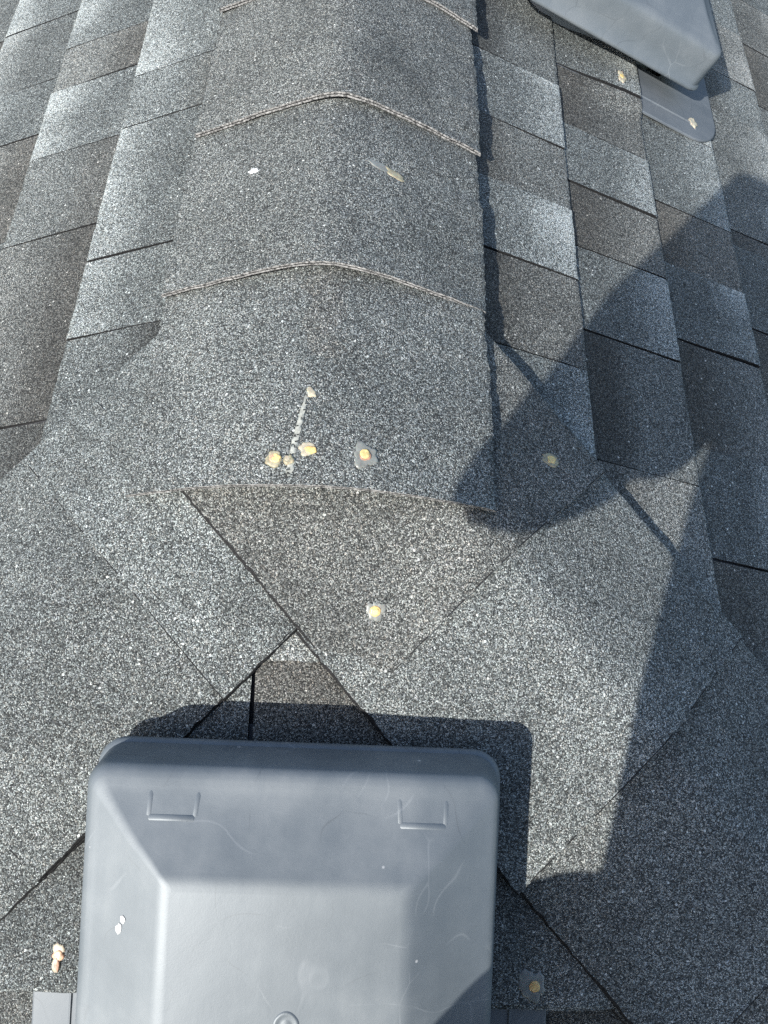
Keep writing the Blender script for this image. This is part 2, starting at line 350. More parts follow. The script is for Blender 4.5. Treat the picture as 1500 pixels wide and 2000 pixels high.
hip_side = lambda v: (-v * cS + 0.06, 9.0)
hip_front = lambda v: (-v * cS + 0.06, v * cS - 0.06)
near_side = lambda a, v: v < 1.05 and a < 1.35
put_shingles(YA, DR, NR, right_courses, hip_side, lift_right, near_side, 'R')
put_shingles(YA, DL, NL, left_courses, hip_side, None, near_side, 'L')

# the hip end, where the near vent stands
V1C = 0.505                                     # vent centre, down the slope
def front(a0, a1, vb, kind, tone, warm, **kw):
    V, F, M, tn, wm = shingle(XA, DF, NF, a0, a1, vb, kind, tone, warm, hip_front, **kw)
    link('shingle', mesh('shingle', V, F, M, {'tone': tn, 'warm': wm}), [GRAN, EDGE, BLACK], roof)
front(-0.10, 0.10, 0.277, 'L', 1.12, 0.15, vtop=0.20, vend=0.277)
front(-0.17, -0.0463, 0.420, 'H', 1.06, 0.0, vend=0.3465, vtop=0.24, thick=0.0075)
front(-0.0440, 0.15, 0.420, 'L', 1.03, 0.35, vend=0.3465, vtop=0.24, thick=0.0070)
lift_f = lambda a, v: 0.0075 * sstep(0.30, 0.24, abs(a)) * sstep(0.42, 0.53, v)
front(-0.33, -0.118, 0.558, 'L', 0.80, 0.0, vtop=0.40, vend=0.558, thick=0.0075, lift=lift_f)
front(0.118, 0.33, 0.562, 'L', 0.94, 0.15, vtop=0.40, vend=0.562, thick=0.0070, lift=lift_f)
rnd = random.Random(5)
fc = []
for k in range(3, 16):
    vb = 0.277 + E_ * k; lim = vb * cS - 0.02
    a = -lim; kind = 'H'; segs = []
    while a < lim - 0.02:
        w = min(rnd.uniform(0.1, 0.2), lim - a)
        segs.append((a, a + w, kind, rnd.uniform(0.88, 1.08), rnd.uniform(0, 0.3))); a += w; kind = 'L' if kind == 'H' else 'H'
    fc.append((vb, segs))
put_shingles(XA, DF, NF, fc, hip_front, None, lambda a, v: v < 0.95 and abs(a) < 0.7)

# ------------------------------------------------------------------ ridge and hip caps
def zroof(x, y, r=0.03, k=0.03, fy=1.0):
    a = math.sqrt(x * x + r * r); bb = -y * fy
    return -T * 0.5 * (a + bb + math.sqrt((a - bb) ** 2 + k * k)) + DZ
CAPN = [0]
def cap(name, plan, t0, t1, s0, s1, off0, off1, tone, warm, droop=0.0, dneg=None, r=0.03, k=0.03, fy=1.0, notch=None, black=(False, False), thick=0.0048, edge_amp=0.0009, bw=0.006, bbutt=False, curl=0.0):
    """a cap shingle bent over a ridge or hip. plan(t, s) gives x, y; t0 is its butt; off0/off1 its height at butt and head"""
    CAPN[0] += 1; sd = CAPN[0] * 3.11
    nt_, ns = int(abs(t1 - t0) / 0.0045), 30
    half = max(abs(s0), abs(s1)); b = MB()
    def sheet(top, lay):
        V = []; tn = []; wm = []
        cols = [0.0, 0.012] + [0.012 + 0.976 * i / ns for i in range(1, ns)] + [0.988, 1.0]; lb = len(cols)
        for j in range(nt_ + 1):
            q = j / nt_ if j != 1 else 0.0009 / abs(t1 - t0)
            tt = t0 + (t1 - t0) * q
            e0 = s0 + jit(tt, 1.7, edge_amp, sd); e1 = s1 + jit(tt, 5.3, edge_amp, sd + 4)
            if notch and q > notch[0]:
                e1 -= notch[1] + notch[2] * sstep(notch[0], 1, q)
            for i, c in enumerate(cols):
                if i == 1: c = bw * (1 + 1.1 * noise.noise(Vector((tt * 45, sd, 2.0))) + 0.8 * noise.noise(Vector((tt * 210, sd, 6.0)))); c = max(0.0015, c)
                s = e0 + (e1 - e0) * c
                tj = tt + (jit(s, 2.2, 0.0007, sd + 8) if j == 0 else 0)
                x, y = plan(tj, s)
                off = off0 + (off1 - off0) * q - (droop if s > 0 or dneg is None else dneg(tt)) * (s / half) ** 2
                off += 0.0014 * noise.noise(Vector((x * 14, y * 14, sd))) + 0.0012 * noise.noise(Vector((x * 40, y * 40, sd)))
                off += curl * max(0, s / half) ** 3 * (noise.noise(Vector((tt * 13, sd, 1.0))) + 0.6 * noise.noise(Vector((tt * 37, sd, 3.0))))
                z = zroof(x, y, r, k, fy) + off - top
                if lay == 0 and i in (0, len(cols) - 1): z -= 0.0022 if black[0 if i == 0 else 1] else 0.0009
                V.append(Vector((x, y, z))); w = 0.06 * noise.noise(Vector((x * 11, y * 11, sd)))
                tn.append(tone + w); wm.append(max(0, min(1, warm + w)))
        return V, tn, wm, len(cols)
    def slab(top, th, lay):
        V, tn, wm, n1 = sheet(top, lay); F = []; M = []
        for j in range(nt_):
            for i in range(n1 - 1):
                F.append((j * n1 + i, j * n1 + i + 1, (j + 1) * n1 + i + 1, (j + 1) * n1 + i))
                M.append(2 if (j == 0 and bbutt and lay == 0 and noise.noise(Vector((i * 0.9, sd, 0.5))) > -0.12) or ((i == 0 and black[0]) or (i == n1 - 2 and black[1])) and lay == 0 else (0 if lay == 0 else 2))
        per = [i for i in range(n1)] + [j * n1 + n1 - 1 for j in range(1, nt_ + 1)] + [nt_ * n1 + i for i in range(n1 - 2, -1, -1)] + [j * n1 for j in range(nt_ - 1, 0, -1)]
        o = len(V)
        for i in per: V.append(V[i] - Vector((0, 0, th))); tn.append(tone); wm.append(warm)
        m = len(per)
        for q in range(m):
            F.append((per[q], per[(q + 1) % m], o + (q + 1) % m, o + q)); M.append(1 if q < n1 - 1 else 2)
        f0 = F[(n1 // 2)]; nn = (V[f0[1]] - V[f0[0]]).cross(V[f0[2]] - V[f0[0]])
        if nn.z < 0: F = [tuple(reversed(f)) for f in F]
        b.add(V, F, 0, tone=tn, warm=wm); b.m[-len(F):] = M
    slab(0.0, thick * 0.40, 0)
    slab(thick * 0.58, thick * 0.42, 1)
    return b.build(name, [GRAN, EDGE, BLACK], roof)

rt2 = math.sqrt(0.5)
plan_ridge = lambda t, s: (s, t)
plan_hr = lambda t, s: ((t + s) * rt2, (-t + s) * rt2)
plan_hl = lambda t, s: ((-t - s) * rt2, (-t + s) * rt2)
# left hip first, the right hip laps over it, the ridge over both
for i in range(8):
    tb = 0.255 + 0.205 * i
    cap('hip_cap', plan_hl, tb, tb - 0.29 if i else -0.02, -0.158 + 0.001 * (i % 2), 0.152, 0.021 if i else 0.017, 0.0145 if i else 0.0095, [1.05, 0.955, 0.99][i % 3], [0.0, 0.08, 0.1][i % 3], droop=0.004, black=(True, False), thick=0.0046, bw=0.0035, bbutt=True)
for i in range(8):
    tb = 0.240 + 0.200 * i
    base = [0.0175, 0.015, 0.012, 0.010][min(i, 3)]
    cap('hip_cap', plan_hr, tb, tb - 0.28 if i else -0.06, -0.172 - 0.003 * (i % 2), 0.150, base + 0.0085, base + 0.0015, [0.965, 1.03, 0.97][i % 3], [0.38, 0.12, 0.2][i % 3], droop=0.003, dneg=(lambda t: 0.003 + 0.0125 * sstep(0.10, 0.24, t)) if i == 0 else None, black=(True, False), thick=0.0044, bw=0.0055, bbutt=True, curl=0.003)
ridge_tone = [1.0, 0.98, 0.985, 0.98, 1.0, 0.97, 1.01, 0.99, 1.0, 0.98]
for i in range(10):
    yb = -0.132 + 0.2205 * i - (0.013 if i else 0.005)
    base = [0.026, 0.0225, 0.0195, 0.0175, 0.0165][min(i, 4)]
    cap('ridge_cap', plan_ridge, yb, yb + 0.292, -0.160 - 0.002 * (i % 2), 0.154 - 0.001 * (i % 3), base + 0.0115, base, ridge_tone[i], [0.12, 0.2, 0.28, 0.25][i % 4], droop=0.0075 if i else -0.0015, dneg=(lambda t: 0.0025) if i else (lambda t: 0.003),
        r=[0.05, 0.034, 0.022][min(i, 2)], k=0.03 if i else 0.06, fy=0.55, notch=(0.52, 0.0025, 0.006), black=(True, False), bw=0.003, thick=[0.0042, 0.0048, 0.0052][min(i, 2)], edge_amp=0.0024, curl=0.0055)

# ------------------------------------------------------------------ roof vents
def rring(hx, hy, r, z, seg=8):
    pts = []
    for cx, cy, a in ((hx - r, hy - r, 0), (-hx + r, hy - r, 90), (-hx + r, -hy + r, 180), (hx - r, -hy + r, 270)):
        for i in range(seg + 1):
            t = rad(a + 90 * i / seg); pts.append((cx + r * math.cos(t), cy + r * math.sin(t), z))
    return pts
def loft(b, rings, close_top=True, close_bottom=False, m=0):
    n = len(rings[0]); o = len(b.v); V = [p for r in rings for p in r]; F = []
    for j in range(len(rings) - 1):
        for i in range(n): F.append((j * n + i, j * n + (i + 1) % n, (j + 1) * n + (i + 1) % n, (j + 1) * n + i))
    if close_top: F.append(tuple((len(rings) - 1) * n + i for i in range(n)))
    if close_bottom: F.append(tuple(reversed(range(n))))
    b.add(V, F, m)
WHITEP = plain('dried_white_paint', (0.66, 0.67, 0.66), 0.7, var=0.05)
DARKP = plain('vent_inside_black', (0.02, 0.021, 0.023), 0.7)
def make_vent(label):
    root = empty('roof_vent'); tag(root, label, 'roof vent', 'grey plastic roof vents')
    b = MB()
    rs = [rring(0.1560, 0.1580, 0.020, 0.0270), rring(0.1585, 0.1605, 0.022, 0.0255), rring(0.1618, 0.1638, 0.0235, 0.0262), rring(0.1630, 0.1650, 0.024, 0.0285), rring(0.1620, 0.1640, 0.0235, 0.0315),
          rring(0.1600, 0.1620, 0.023, 0.0330), rring(0.1570, 0.1612, 0.021, 0.0540), rring(0.1550, 0.1604, 0.018, 0.0680), rring(0.1540, 0.1596, 0.017, 0.0732), rring(0.1526, 0.1578, 0.015, 0.0768), rring(0.1504, 0.1546, 0.013, 0.0792),
          rring(0.1474, 0.1504, 0.011, 0.0809), rring(0.1436, 0.1456, 0.009, 0.0824), rring(0.1396, 0.1406, 0.008, 0.0841), rring(0.1180, 0.1180, 0.006, 0.0946), rring(0.0910, 0.0953, 0.004, 0.1083), rring(0.0886, 0.0930, 0.004, 0.1094), rring(0.0850, 0.0895, 0.004, 0.1106), rring(0.0805, 0.0850, 0.003, 0.1110)]
    loft(b, [rring(0.150, 0.150, 0.02, 0.070)] + rs)
    hood = b.build('hood', [PLASTIC], root, 50)
    # the turned-in lip, the collar under the hood and the nailing flange
    b = MB(); loft(b, [rring(0.112, 0.112, 0.03, -0.008), rring(0.104, 0.104, 0.03, 0.012), rring(0.100, 0.100, 0.03, 0.07)]); b.build('collar', [PLASTIC], root, 30)
    b = MB()
    def fring(ins, z):
        hx, hyt, hyb, rb = 0.217 - ins, 0.168 - ins, 0.227 - ins, max(0.014, 0.062 - ins); pts = []
        for cx, cy, a, r in ((hx - 0.01, hyt - 0.01, 0, 0.01), (-hx + 0.01, hyt - 0.01, 90, 0.01), (-hx + rb, -hyb + rb, 180, rb), (hx - rb, -hyb + rb, 270, rb)):
            for i in range(13):
                t = rad(a + 90 * i / 12); pts.append((cx + r * math.cos(t), cy + r * math.sin(t), z))
        return pts
    fdrop = lambda y: -0.0090 * sstep(-0.065, 0.06, y)          # the flange runs in under the courses above it
    out = [fring(k, 0) for k in (0, 0, 0.0015, 0.008, 0.05, 0.10)]
    for r, z in zip(out, (-0.0022, -0.0004, 0.0007, 0.0010, 0.0010, 0.0010)):
        q = len(r) // 4
        for i, p in enumerate(r): r[i] = (p[0], p[1], z + fdrop(p[1]))
    def dense(r):                                   # more points along the straight sides
        o = []
        for i in range(len(r)):
            p, w = Vector(r[i]), Vector(r[(i + 1) % len(r)])
            k = 16 if i % 13 == 12 else 1
            for j in range(k):
                v = p.lerp(w, j / k); o.append((v.x, v.y, v.z - (p.z + (w.z - p.z) * j / k - fdrop(v.y)) + (p.z - fdrop(p.y))))
        return o
    loft(b, [dense(r) for r in out], close_top=False)
    fl = b.build('flange', [FLANGE], root, 30)
    for sx in (-1, 1):                           # raised bead down both sides of the flange
        b = MB(); w0, w1 = 0.1835, 0.1865
        b.add([(sx * w0, -0.17, 0.0008), (sx * w1, -0.17, 0.0008), (sx * w1, -0.055, 0.0008), (sx * w0, -0.055, 0.0008), (sx * (w0 + 0.001), -0.168, 0.0026), (sx * (w1 - 0.001), -0.168, 0.0026), (sx * (w1 - 0.001), -0.055, 0.0024), (sx * (w0 + 0.001), -0.055, 0.0024)],
              [(0, 1, 5, 4), (1, 2, 6, 5), (3, 0, 4, 7), (4, 5, 6, 7)] if sx > 0 else [(1, 0, 4, 5), (2, 1, 5, 6), (0, 3, 7, 4), (5, 4, 7, 6)])
        b.build('flange_bead', [FLANGE], fl)
    # moulded clip pads on the upper facet: z on that facet at a given y
    fz = lambda y: 0.0841 + (0.1406 - y) * ((0.0105 / 0.0226) if y > 0.118 else 0.52) - (0.0015 if y < 0.118 else 0)
    for cx in (-0.087, 0.095):
        b = MB()
        def pad(x0, x1, ya, yb, h0, h1, e=0.0022):
            lo = [(x0, ya, fz(ya) - 0.002), (x1, ya, fz(ya) - 0.002), (x1, yb, fz(yb) - 0.002), (x0, yb, fz(yb) - 0.002)]
            mid = [(x0 + 0.0004, ya - 0.0004, fz(ya) + h0 * 0.5), (x1 - 0.0004, ya - 0.0004, fz(ya) + h0 * 0.5), (x1 - 0.0004, yb + 0.0004, fz(yb) + h1 * 0.5), (x0 + 0.0004, yb + 0.0004, fz(yb) + h1 * 0.5)]
            hi = [(x0 + e, ya - e, fz(ya - e) + h0), (x1 - e, ya - e, fz(ya - e) + h0), (x1 - e, yb + e, fz(yb + e) + h1), (x0 + e, yb + e, fz(yb + e) + h1)]
            V = lo + mid + hi; F = []
            for q in (0, 4):
                for i in range(4): F.append((q + i, q + 4 + i, q + 4 + (i + 1) % 4, q + (i + 1) % 4))
            F.append((11, 10, 9, 8)); b.add(V, F)
        def bead(p, q, w=0.0021, h=0.0007):                     # low rounded rib on the facet
            p, q = Vector((p[0], p[1], fz(p[1]))), Vector((q[0], q[1], fz(q[1]))); d = (q - p).normalized(); up = Vector((0, 0.515, 0.857)); sd_ = d.cross(up).normalized()
            V = []
            for c, k in ((p - d * 0.0006, 0.0), (p + d * 0.0008, 1.0), (q - d * 0.0008, 1.0), (q + d * 0.0006, 0.0)):
                for i in range(7):
                    t = math.pi * i / 6; V.append(c + sd_ * w * math.cos(t) * (0.5 + 0.5 * k) + up * (h * math.sin(t) * k - 0.0004))
            b.add(V, [(j * 7 + i, j * 7 + i + 1, (j + 1) * 7 + i + 1, (j + 1) * 7 + i) for j in range(3) for i in range(6)])
        bead((cx - 0.0175, 0.1465), (cx - 0.0165, 0.1275)); bead((cx + 0.0175, 0.1465), (cx + 0.0165, 0.1275)); bead((cx - 0.0003, 0.147), (cx, 0.1300), 0.0020, 0.0002)
        bead((cx - 0.0165, 0.1270), (cx + 0.0165, 0.1270), 0.0025, 0.0010)
        b.build('clip_pad', [PLASTIC], root, 75); b = MB()
        bead((max(cx - 0.0165, -0.086), 0.0955), (min(cx + 0.0165, 0.088), 0.0955), 0.0022, 0.0009)
        b.build('moulded_rib', [PLASTIC], root, 75)
    # injection boss in the middle of the top
    b = MB(); n = 28; V = []; prof = [(0.0092, 0.1108), (0.0086, 0.1116), (0.0072, 0.1118), (0.0058, 0.1112), (0.0030, 0.1112), (0.0, 0.1124)]
    for rr, z in prof[:-1]:
        for i in range(n):
            t = 2 * math.pi * i / n; k = rr * (1 + 0.025 * math.cos(4 * t)); V.append((k * math.cos(t) + 0.004, k * math.sin(t) - 0.004, z))
    V.append((0.004, -0.004, prof[-1][1])); F = []
    for j in range(len(prof) - 2):
        for i in range(n): F.append((j * n + i, j * n + (i + 1) % n, (j + 1) * n + (i + 1) % n, (j + 1) * n + i))
    for i in range(n): F.append(((len(prof) - 2) * n + i, (len(prof) - 2) * n + (i + 1) % n, len(V) - 1))
    b.add(V, F); b.build('moulding_boss', [PLASTIC], root, 60)
    return root
def frame(x, y, z, o):
    return Matrix(((x.x, y.x, z.x, o.x), (x.y, y.y, z.y, o.y), (x.z, y.z, z.z, o.z), (0, 0, 0, 1)))
vent = make_vent('near grey plastic box vent with dark uphill lip, at the bottom of the photo')
vent.matrix_world = frame(XA, -DF, NF, DF * V1C + XA * 0.0015)
vent2 = vent.copy(); C.objects.link(vent2)
for ch in list(vent.children):
    c = ch.copy(); C.objects.link(c); c.parent = vent2
    for g in list(ch.children):
        d = g.copy(); C.objects.link(d); d.parent = c
vent2.matrix_world = frame(YA, -DR, NR, DR * VX + YA * VY2)
tag(vent2, 'far grey plastic box vent cut off by the top edge, beside the ridge')
# a white paint nick on the near hood
b = MB(); hz = lambda x: 0.0809 + (0.144 - abs(x)) * (0.1091 - 0.0796) / (0.144 - 0.0890)
for (px, py, rr) in ((-0.1163, 0.0560, 0.0022), (-0.1185, 0.0505, 0.0017), (-0.1197, 0.0478, 0.0024)):
    n = 12; V = []
    for k, zz in ((1.0, 0.0002), (0.6, 0.0008)):
        for i in range(n):
            t = 2 * math.pi * i / n; q = rr * k * (1 + 0.25 * noise.noise(Vector((math.cos(t) * 2, math.sin(t) * 2, px * 900))))
            x = px + q * math.cos(t); V.append((x, py + 1.3 * q * math.sin(t), hz(x) + zz))
    b.add(V, [(i, (i + 1) % n, n + (i + 1) % n, n + i) for i in range(n)] + [tuple(range(n, 2 * n))])
b.build('paint_spot', [WHITEP], vent)

# ------------------------------------------------------------------ nails and dabs of sealant
bpy.context.view_layer.update()
dg = bpy.context.evaluated_depsgraph_get()
def ground_at(x, y):
    ok, p, nrm, _, ob, _ = scene.ray_cast(dg, Vector((x, y, 0.3)), Vector((0, 0, -1)))
    return p
def surf(x, y):
    """height and average normal of the roof there"""
    d = 0.006
    p = [ground_at(x + a, y + c) for a, c in ((0, 0), (d, 0), (-d, 0), (0, d), (0, -d))]
    nrm = (p[1] - p[2]).cross(p[3] - p[4]).normalized()
    return p[0], nrm
SEAL = {'grey': plain('clear_sealant', (0.235, 0.245, 0.225), 0.35, 0.5, 0.25, 140, 0.0012, 0.15), 'beige': plain('beige_sealant', (0.44, 0.40, 0.30), 0.5, 0.45, 0.25, 160, 0.001, 0.2),
        'olive': plain('olive_sealant', (0.34, 0.31, 0.21), 0.45, 0.5, 0.3, 160, 0.001, 0.2), 'white': plain('white_droppings', (0.6, 0.61, 0.6), 0.8, 0.2, 0.1, 200, 0.001)}
NAIL = {'amber': plain('amber_nail_seal', (0.84, 0.54, 0.22), 0.4, 0.5, 0.22, 230, 0.0006, 0.2), 'rust': plain('rusty_nail_head', (0.40, 0.23, 0.15), 0.6, 0.4, 0.35, 200, 0.0008), 'yellow': plain('yellow_nail_seal', (0.72, 0.56, 0.24), 0.45, 0.5, 0.2, 230, 0.0006, 0.2),
        'peach': plain('peach_sealant', (0.64, 0.40, 0.26), 0.45, 0.5, 0.25, 200, 0.0008, 0.2)}
def blob(pts_r, h, org, nrm, rot=0, sx=1, sy=1, seed=0, rough=0.25, n=30, dx=0, dy=0, lift=0.0):
    """low irregular dome that follows the surface: rings of points dropped onto the roof"""
    z = nrm; x = (XA - z * XA.dot(z)).normalized(); y = z.cross(x); V = []
    h *= 0.62; lift *= 0.62; pts_r *= 0.88
    rings = ((1.08, -0.0016), (1.0, h * 0.45), (0.86, h * 0.85), (0.6, h), (0.3, h * 1.0))
    for k, hh in rings:
        for i in range(n):
            t = 2 * math.pi * i / n
            q = pts_r * k * (1 + rough * (1.2 * noise.noise(Vector((math.cos(t) * 1.4, math.sin(t) * 1.4, seed))) + 0.55 * noise.noise(Vector((math.cos(t) * 4, math.sin(t) * 4, seed + 5)))))
            u, v = q * sx * math.cos(t), q * sy * math.sin(t)
            u, v = u * math.cos(rot) - v * math.sin(rot) + dx, u * math.sin(rot) + v * math.cos(rot) + dy
            p = org + x * u + y * v + z * (hh + lift + (0.45 * h * noise.noise(Vector((u * 300, v * 300, seed))) if hh > 0 else 0)); V.append(p)
    V.append(org + x * dx + y * dy + z * (h * 1.0 + lift)); F = []
    for j in range(len(rings) - 1):
        for i in range(n): F.append((j * n + i, j * n + (i + 1) % n, (j + 1) * n + (i + 1) % n, (j + 1) * n + i))
    for i in range(n): F.append(((len(rings) - 1) * n + i, (len(rings) - 1) * n + (i + 1) % n, len(V) - 1))
    return V, F
def part_blob(name, m, root, *a, **k):
    V, F = blob(*a, **k); inv = root.matrix_world.translation
    o = link(name, mesh(name, [v - inv for v in V], F), [m], root, 60); return o
def dab(name, x, y, label, cat, parts, group=None, z=None):
    p, nrm = surf(x, y)
    root = empty(name, p); tag(root, label, cat, group); root.matrix_world = Matrix.Translation(p)
    for pn, m, r, h, kw in parts: part_blob(pn, m, root, r, h, p, nrm, **kw)
    return root
G = 'roofing nails dabbed with sealant'
SM, NH = 'sealant_smear', 'nail_head'
dab('sealed_nail', -0.0316, -0.1159, 'amber nail dab with a pale curled rim, leftmost at the ridge end', 'nail',
    [(SM, SEAL['olive'], 0.0080, 0.0022, dict(seed=1, sx=0.95, sy=1.05)), (NH, NAIL['yellow'], 0.0042, 0.0016, dict(seed=2, dx=0.0018, dy=0.0003, lift=0.0018)), (NH, NAIL['peach'], 0.0026, 0.0012, dict(seed=3, dx=-0.0018, dy=0.0006, lift=0.0020, sy=1.4))], G)
dab('sealed_nail', -0.0198, -0.1167, 'small olive sealant lump at the foot of the pale streak', 'nail',
    [(SM, SEAL['olive'], 0.0050, 0.0038, dict(seed=4, rough=0.12)), (NH, SEAL['beige'], 0.0026, 0.0010, dict(seed=5, dx=-0.001, dy=0.0008, lift=0.0034))], G)
dab('sealed_nail', -0.0038, -0.1061, 'orange nail dab just right of the pale streak on the last ridge cap', 'nail',
    [(SM, SEAL['beige'], 0.0074, 0.0014, dict(seed=6, rough=0.4, sx=1.15, sy=0.8, dx=-0.001)), (NH, NAIL['amber'], 0.0052, 0.0016, dict(seed=7, dx=0.0012, dy=-0.0008, lift=0.0012, sy=0.75))], G)
dab('sealed_nail', 0.0413, -0.1078, 'round amber nail head in a wide grey smear on the last ridge cap', 'nail',
    [(SM, SEAL['grey'], 0.0122, 0.0014, dict(seed=8, rough=0.45)), (NH, NAIL['rust'], 0.0054, 0.0016, dict(seed=9, rough=0.06, lift=0.0008, dx=0.0004, dy=-0.001)), (NH, NAIL['yellow'], 0.0047, 0.0014, dict(seed=10, rough=0.1, lift=0.0020, dx=0, dy=0.0006))], G)
dab('sealed_nail', 0.0563, -0.2187, 'amber nail head with a pale halo in the middle of the brownish hip cap', 'nail',
    [(SM, SEAL['grey'], 0.0085, 0.0011, dict(seed=11, rough=0.4, sy=1.2)), (NH, NAIL['amber'], 0.0052, 0.0018, dict(seed=12, rough=0.12, lift=0.0008)), (NH, NAIL['yellow'], 0.0032, 0.0008, dict(seed=13, rough=0.2, lift=0.0026, dx=0.0008, dy=-0.0006))], G)
dab('sealed_nail', 0.2145, -0.0681, 'pale yellow nail dab in the shade on the hip cap right of the ridge end', 'nail',
    [(SM, SEAL['olive'], 0.0098, 0.0016, dict(seed=14, rough=0.3, sy=0.85)), (NH, NAIL['yellow'], 0.0042, 0.0012, dict(seed=15, rough=0.3, lift=0.0014, rot=0.6, sx=1.3))], G)
dab('sealed_nail', 0.2051, -0.5045, 'round orange nail head in a torn grey smear, in shade beside the near vent', 'nail',
    [(SM, SEAL['grey'], 0.0118, 0.0012, dict(seed=16, rough=0.5, sy=1.35, dx=-0.0015)), (NH, NAIL['amber'], 0.0052, 0.0016, dict(seed=17, rough=0.05, lift=0.0010, dx=0.0012, dy=-0.001))], G)
dab('sealed_nail', -0.1947, -0.4931, 'peach sealant flake with a dark crease left of the near vent', 'nail',
    [(SM, SEAL['beige'], 0.0060, 0.0018, dict(seed=18, rough=0.4, sy=0.9, dy=0.006)), (SM, NAIL['peach'], 0.0056, 0.0026, dict(seed=19, rough=0.25, dy=0.0005, sy=0.8)), (SM, SEAL['beige'], 0.0052, 0.0028, dict(seed=20, rough=0.2, sx=0.75, sy=1.5, dx=-0.001, dy=-0.0065)), (NH, NAIL['rust'], 0.0020, 0.0012, dict(seed=21, sx=0.7, sy=2.4, dx=0.0008, dy=-0.0065, lift=0.0024))], G)
dab('sealed_nail', 0.3761, 0.5897, 'small beige dab on the light shingle left of the far vent flange', 'nail',
    [(SM, SEAL['beige'], 0.0100, 0.0022, dict(seed=22, rough=0.55, sx=0.85, sy=1.2)), (NH, NAIL['yellow'], 0.0040, 0.0010, dict(seed=23, rough=0.4, lift=0.0018))], G)
dab('sealed_nail', 0.5009, 0.5793, 'cream sealant dab on the flange corner of the far vent', 'nail',
    [(SM, SEAL['grey'], 0.0095, 0.0008, dict(seed=24, rough=0.3)), (NH, SEAL['beige'], 0.0078, 0.0024, dict(seed=25, rough=0.5, sy=1.3, lift=0.0006))], G)
dab('dropping', -0.0838, 0.2133, 'small white splotch on the sunny side of the ridge cap', 'splotch', [('crust', SEAL['white'], 0.0046, 0.0007, dict(seed=26, rough=0.45, sx=1.3, sy=0.9))])
dab('sealant_smear', 0.0548, 0.2117, 'long pale smear of sealant on the shaded side of the ridge cap', 'sealant',
    [('smear_head', SEAL['olive'], 0.0085, 0.0016, dict(seed=27, rough=0.3, sx=1.6, sy=0.6, rot=-0.45, dx=0.004, dy=-0.002)), ('smear_tail', SEAL['grey'], 0.0085, 0.0007, dict(seed=28, rough=0.4, sx=1.6, sy=0.7, rot=-0.2, dx=-0.012, dy=0.003))])
# the trowelled streak above the trio
p0, _ = surf(-0.0083, -0.052); root = empty('sealant_streak', p0); root.matrix_world = Matrix.Translation(p0)
tag(root, 'pale narrow streak of dried sealant running down the last ridge cap', 'sealant')
V = []; F = []; n = 64
for i in range(n + 1):
    t = i / n; x = -0.0083 - 0.0102 * t - 0.0012 * math.sin(3 * t); y = -0.052 - 0.078 * t
    w = (0.0023 + 0.0017 * t) * (1 + 0.35 * noise.noise(Vector((t * 22, 3, 1)))) * (0.15 + 0.85 * sstep(0, 0.05, t) * (1 - 0.7 * sstep(0.93, 1, t)))
    cx = x + 0.0006 * noise.noise(Vector((t * 17, 7, 2)))
    for s, h in ((-1.0, -0.0012), (-0.7, 0.0007), (0, 0.0009), (0.7, 0.0007), (1.0, -0.0012)):
        q = surf(cx + s * w, y + 0.12 * s * w)[0]; V.append(q + NF * (h + 0.0003 * noise.noise(Vector((t * 60, s, 4)))) - p0)
    if i:
        for j in range(4):
            if noise.noise(Vector((i * 0.55, j * 0.8, 8.3))) < 0.22: F.append(((i - 1) * 5 + j, i * 5 + j, i * 5 + j + 1, (i - 1) * 5 + j + 1))
link('bead', mesh('bead', V, F), [plain('pale_streak', (0.36, 0.37, 0.33), 0.6, 0.4, 0.3, 300, 0.0012)], root, 60)
pA, nA = surf(-0.0062, -0.0535); part_blob('blob', SEAL['beige'], root, 0.0042, 0.0020, pA, nA, seed=31, rough=0.35, sy=1.5, rot=0.5)

# ------------------------------------------------------------------ the photographer, whose shadow lies over the right of the view
def ellipsoid(b, c, ax, rx, ry, rz, n=16, m=10):
    c = Vector(c); x, y, z = ax; V = []; F = []
    for j in range(1, m):
        p = math.pi * j / m
        for i in range(n):
            t = 2 * math.pi * i / n; V.append(c + x * rx * math.sin(p) * math.cos(t) + y * ry * math.sin(p) * math.sin(t) + z * rz * math.cos(p))
    V += [c + z * rz, c - z * rz]; a, e = len(V) - 2, len(V) - 1
    for j in range(m - 2):
        for i in range(n): F.append((j * n + i, (j + 1) * n + i, (j + 1) * n + (i + 1) % n, j * n + (i + 1) % n))
    for i in range(n): F.append((a, i, (i + 1) % n)); F.append((e, (m - 2) * n + (i + 1) % n, (m - 2) * n + i))
    b.add(V, F)
AX = (Vector((1, 0, 0)), Vector((0, 1, 0)), Vector((0, 0, 1)))
def limb(b, pts, rs, n=14):
    """closed tube through points with round ends; rs are radii or (side, depth) pairs"""
    pts = [Vector(p) for p in pts]; rs = [r if isinstance(r, tuple) else (r, r) for r in rs]; V = []; F = []
    for k, p in enumerate(pts):
        d = (pts[min(k + 1, len(pts) - 1)] - pts[max(k - 1, 0)]).normalized()
        x = Vector((1, 0, 0)) if abs(d.x) < 0.8 else Vector((0, 1, 0)); x = (x - d * x.dot(d)).normalized(); y = d.cross(x)
        for i in range(n):
            t = 2 * math.pi * i / n; V.append(p + x * rs[k][0] * math.cos(t) + y * rs[k][1] * math.sin(t))
    for k in range(len(pts) - 1):
        for i in range(n): F.append((k * n + i, k * n + (i + 1) % n, (k + 1) * n + (i + 1) % n, (k + 1) * n + i))
    F += [tuple(reversed(range(n))), tuple((len(pts) - 1) * n + i for i in range(n))]; b.add(V, F)
    for k in (0, -1): ellipsoid(b, pts[k], AX, min(rs[k]) * 0.99, min(rs[k]) * 0.99, min(rs[k]) * 0.99, 12, 8)
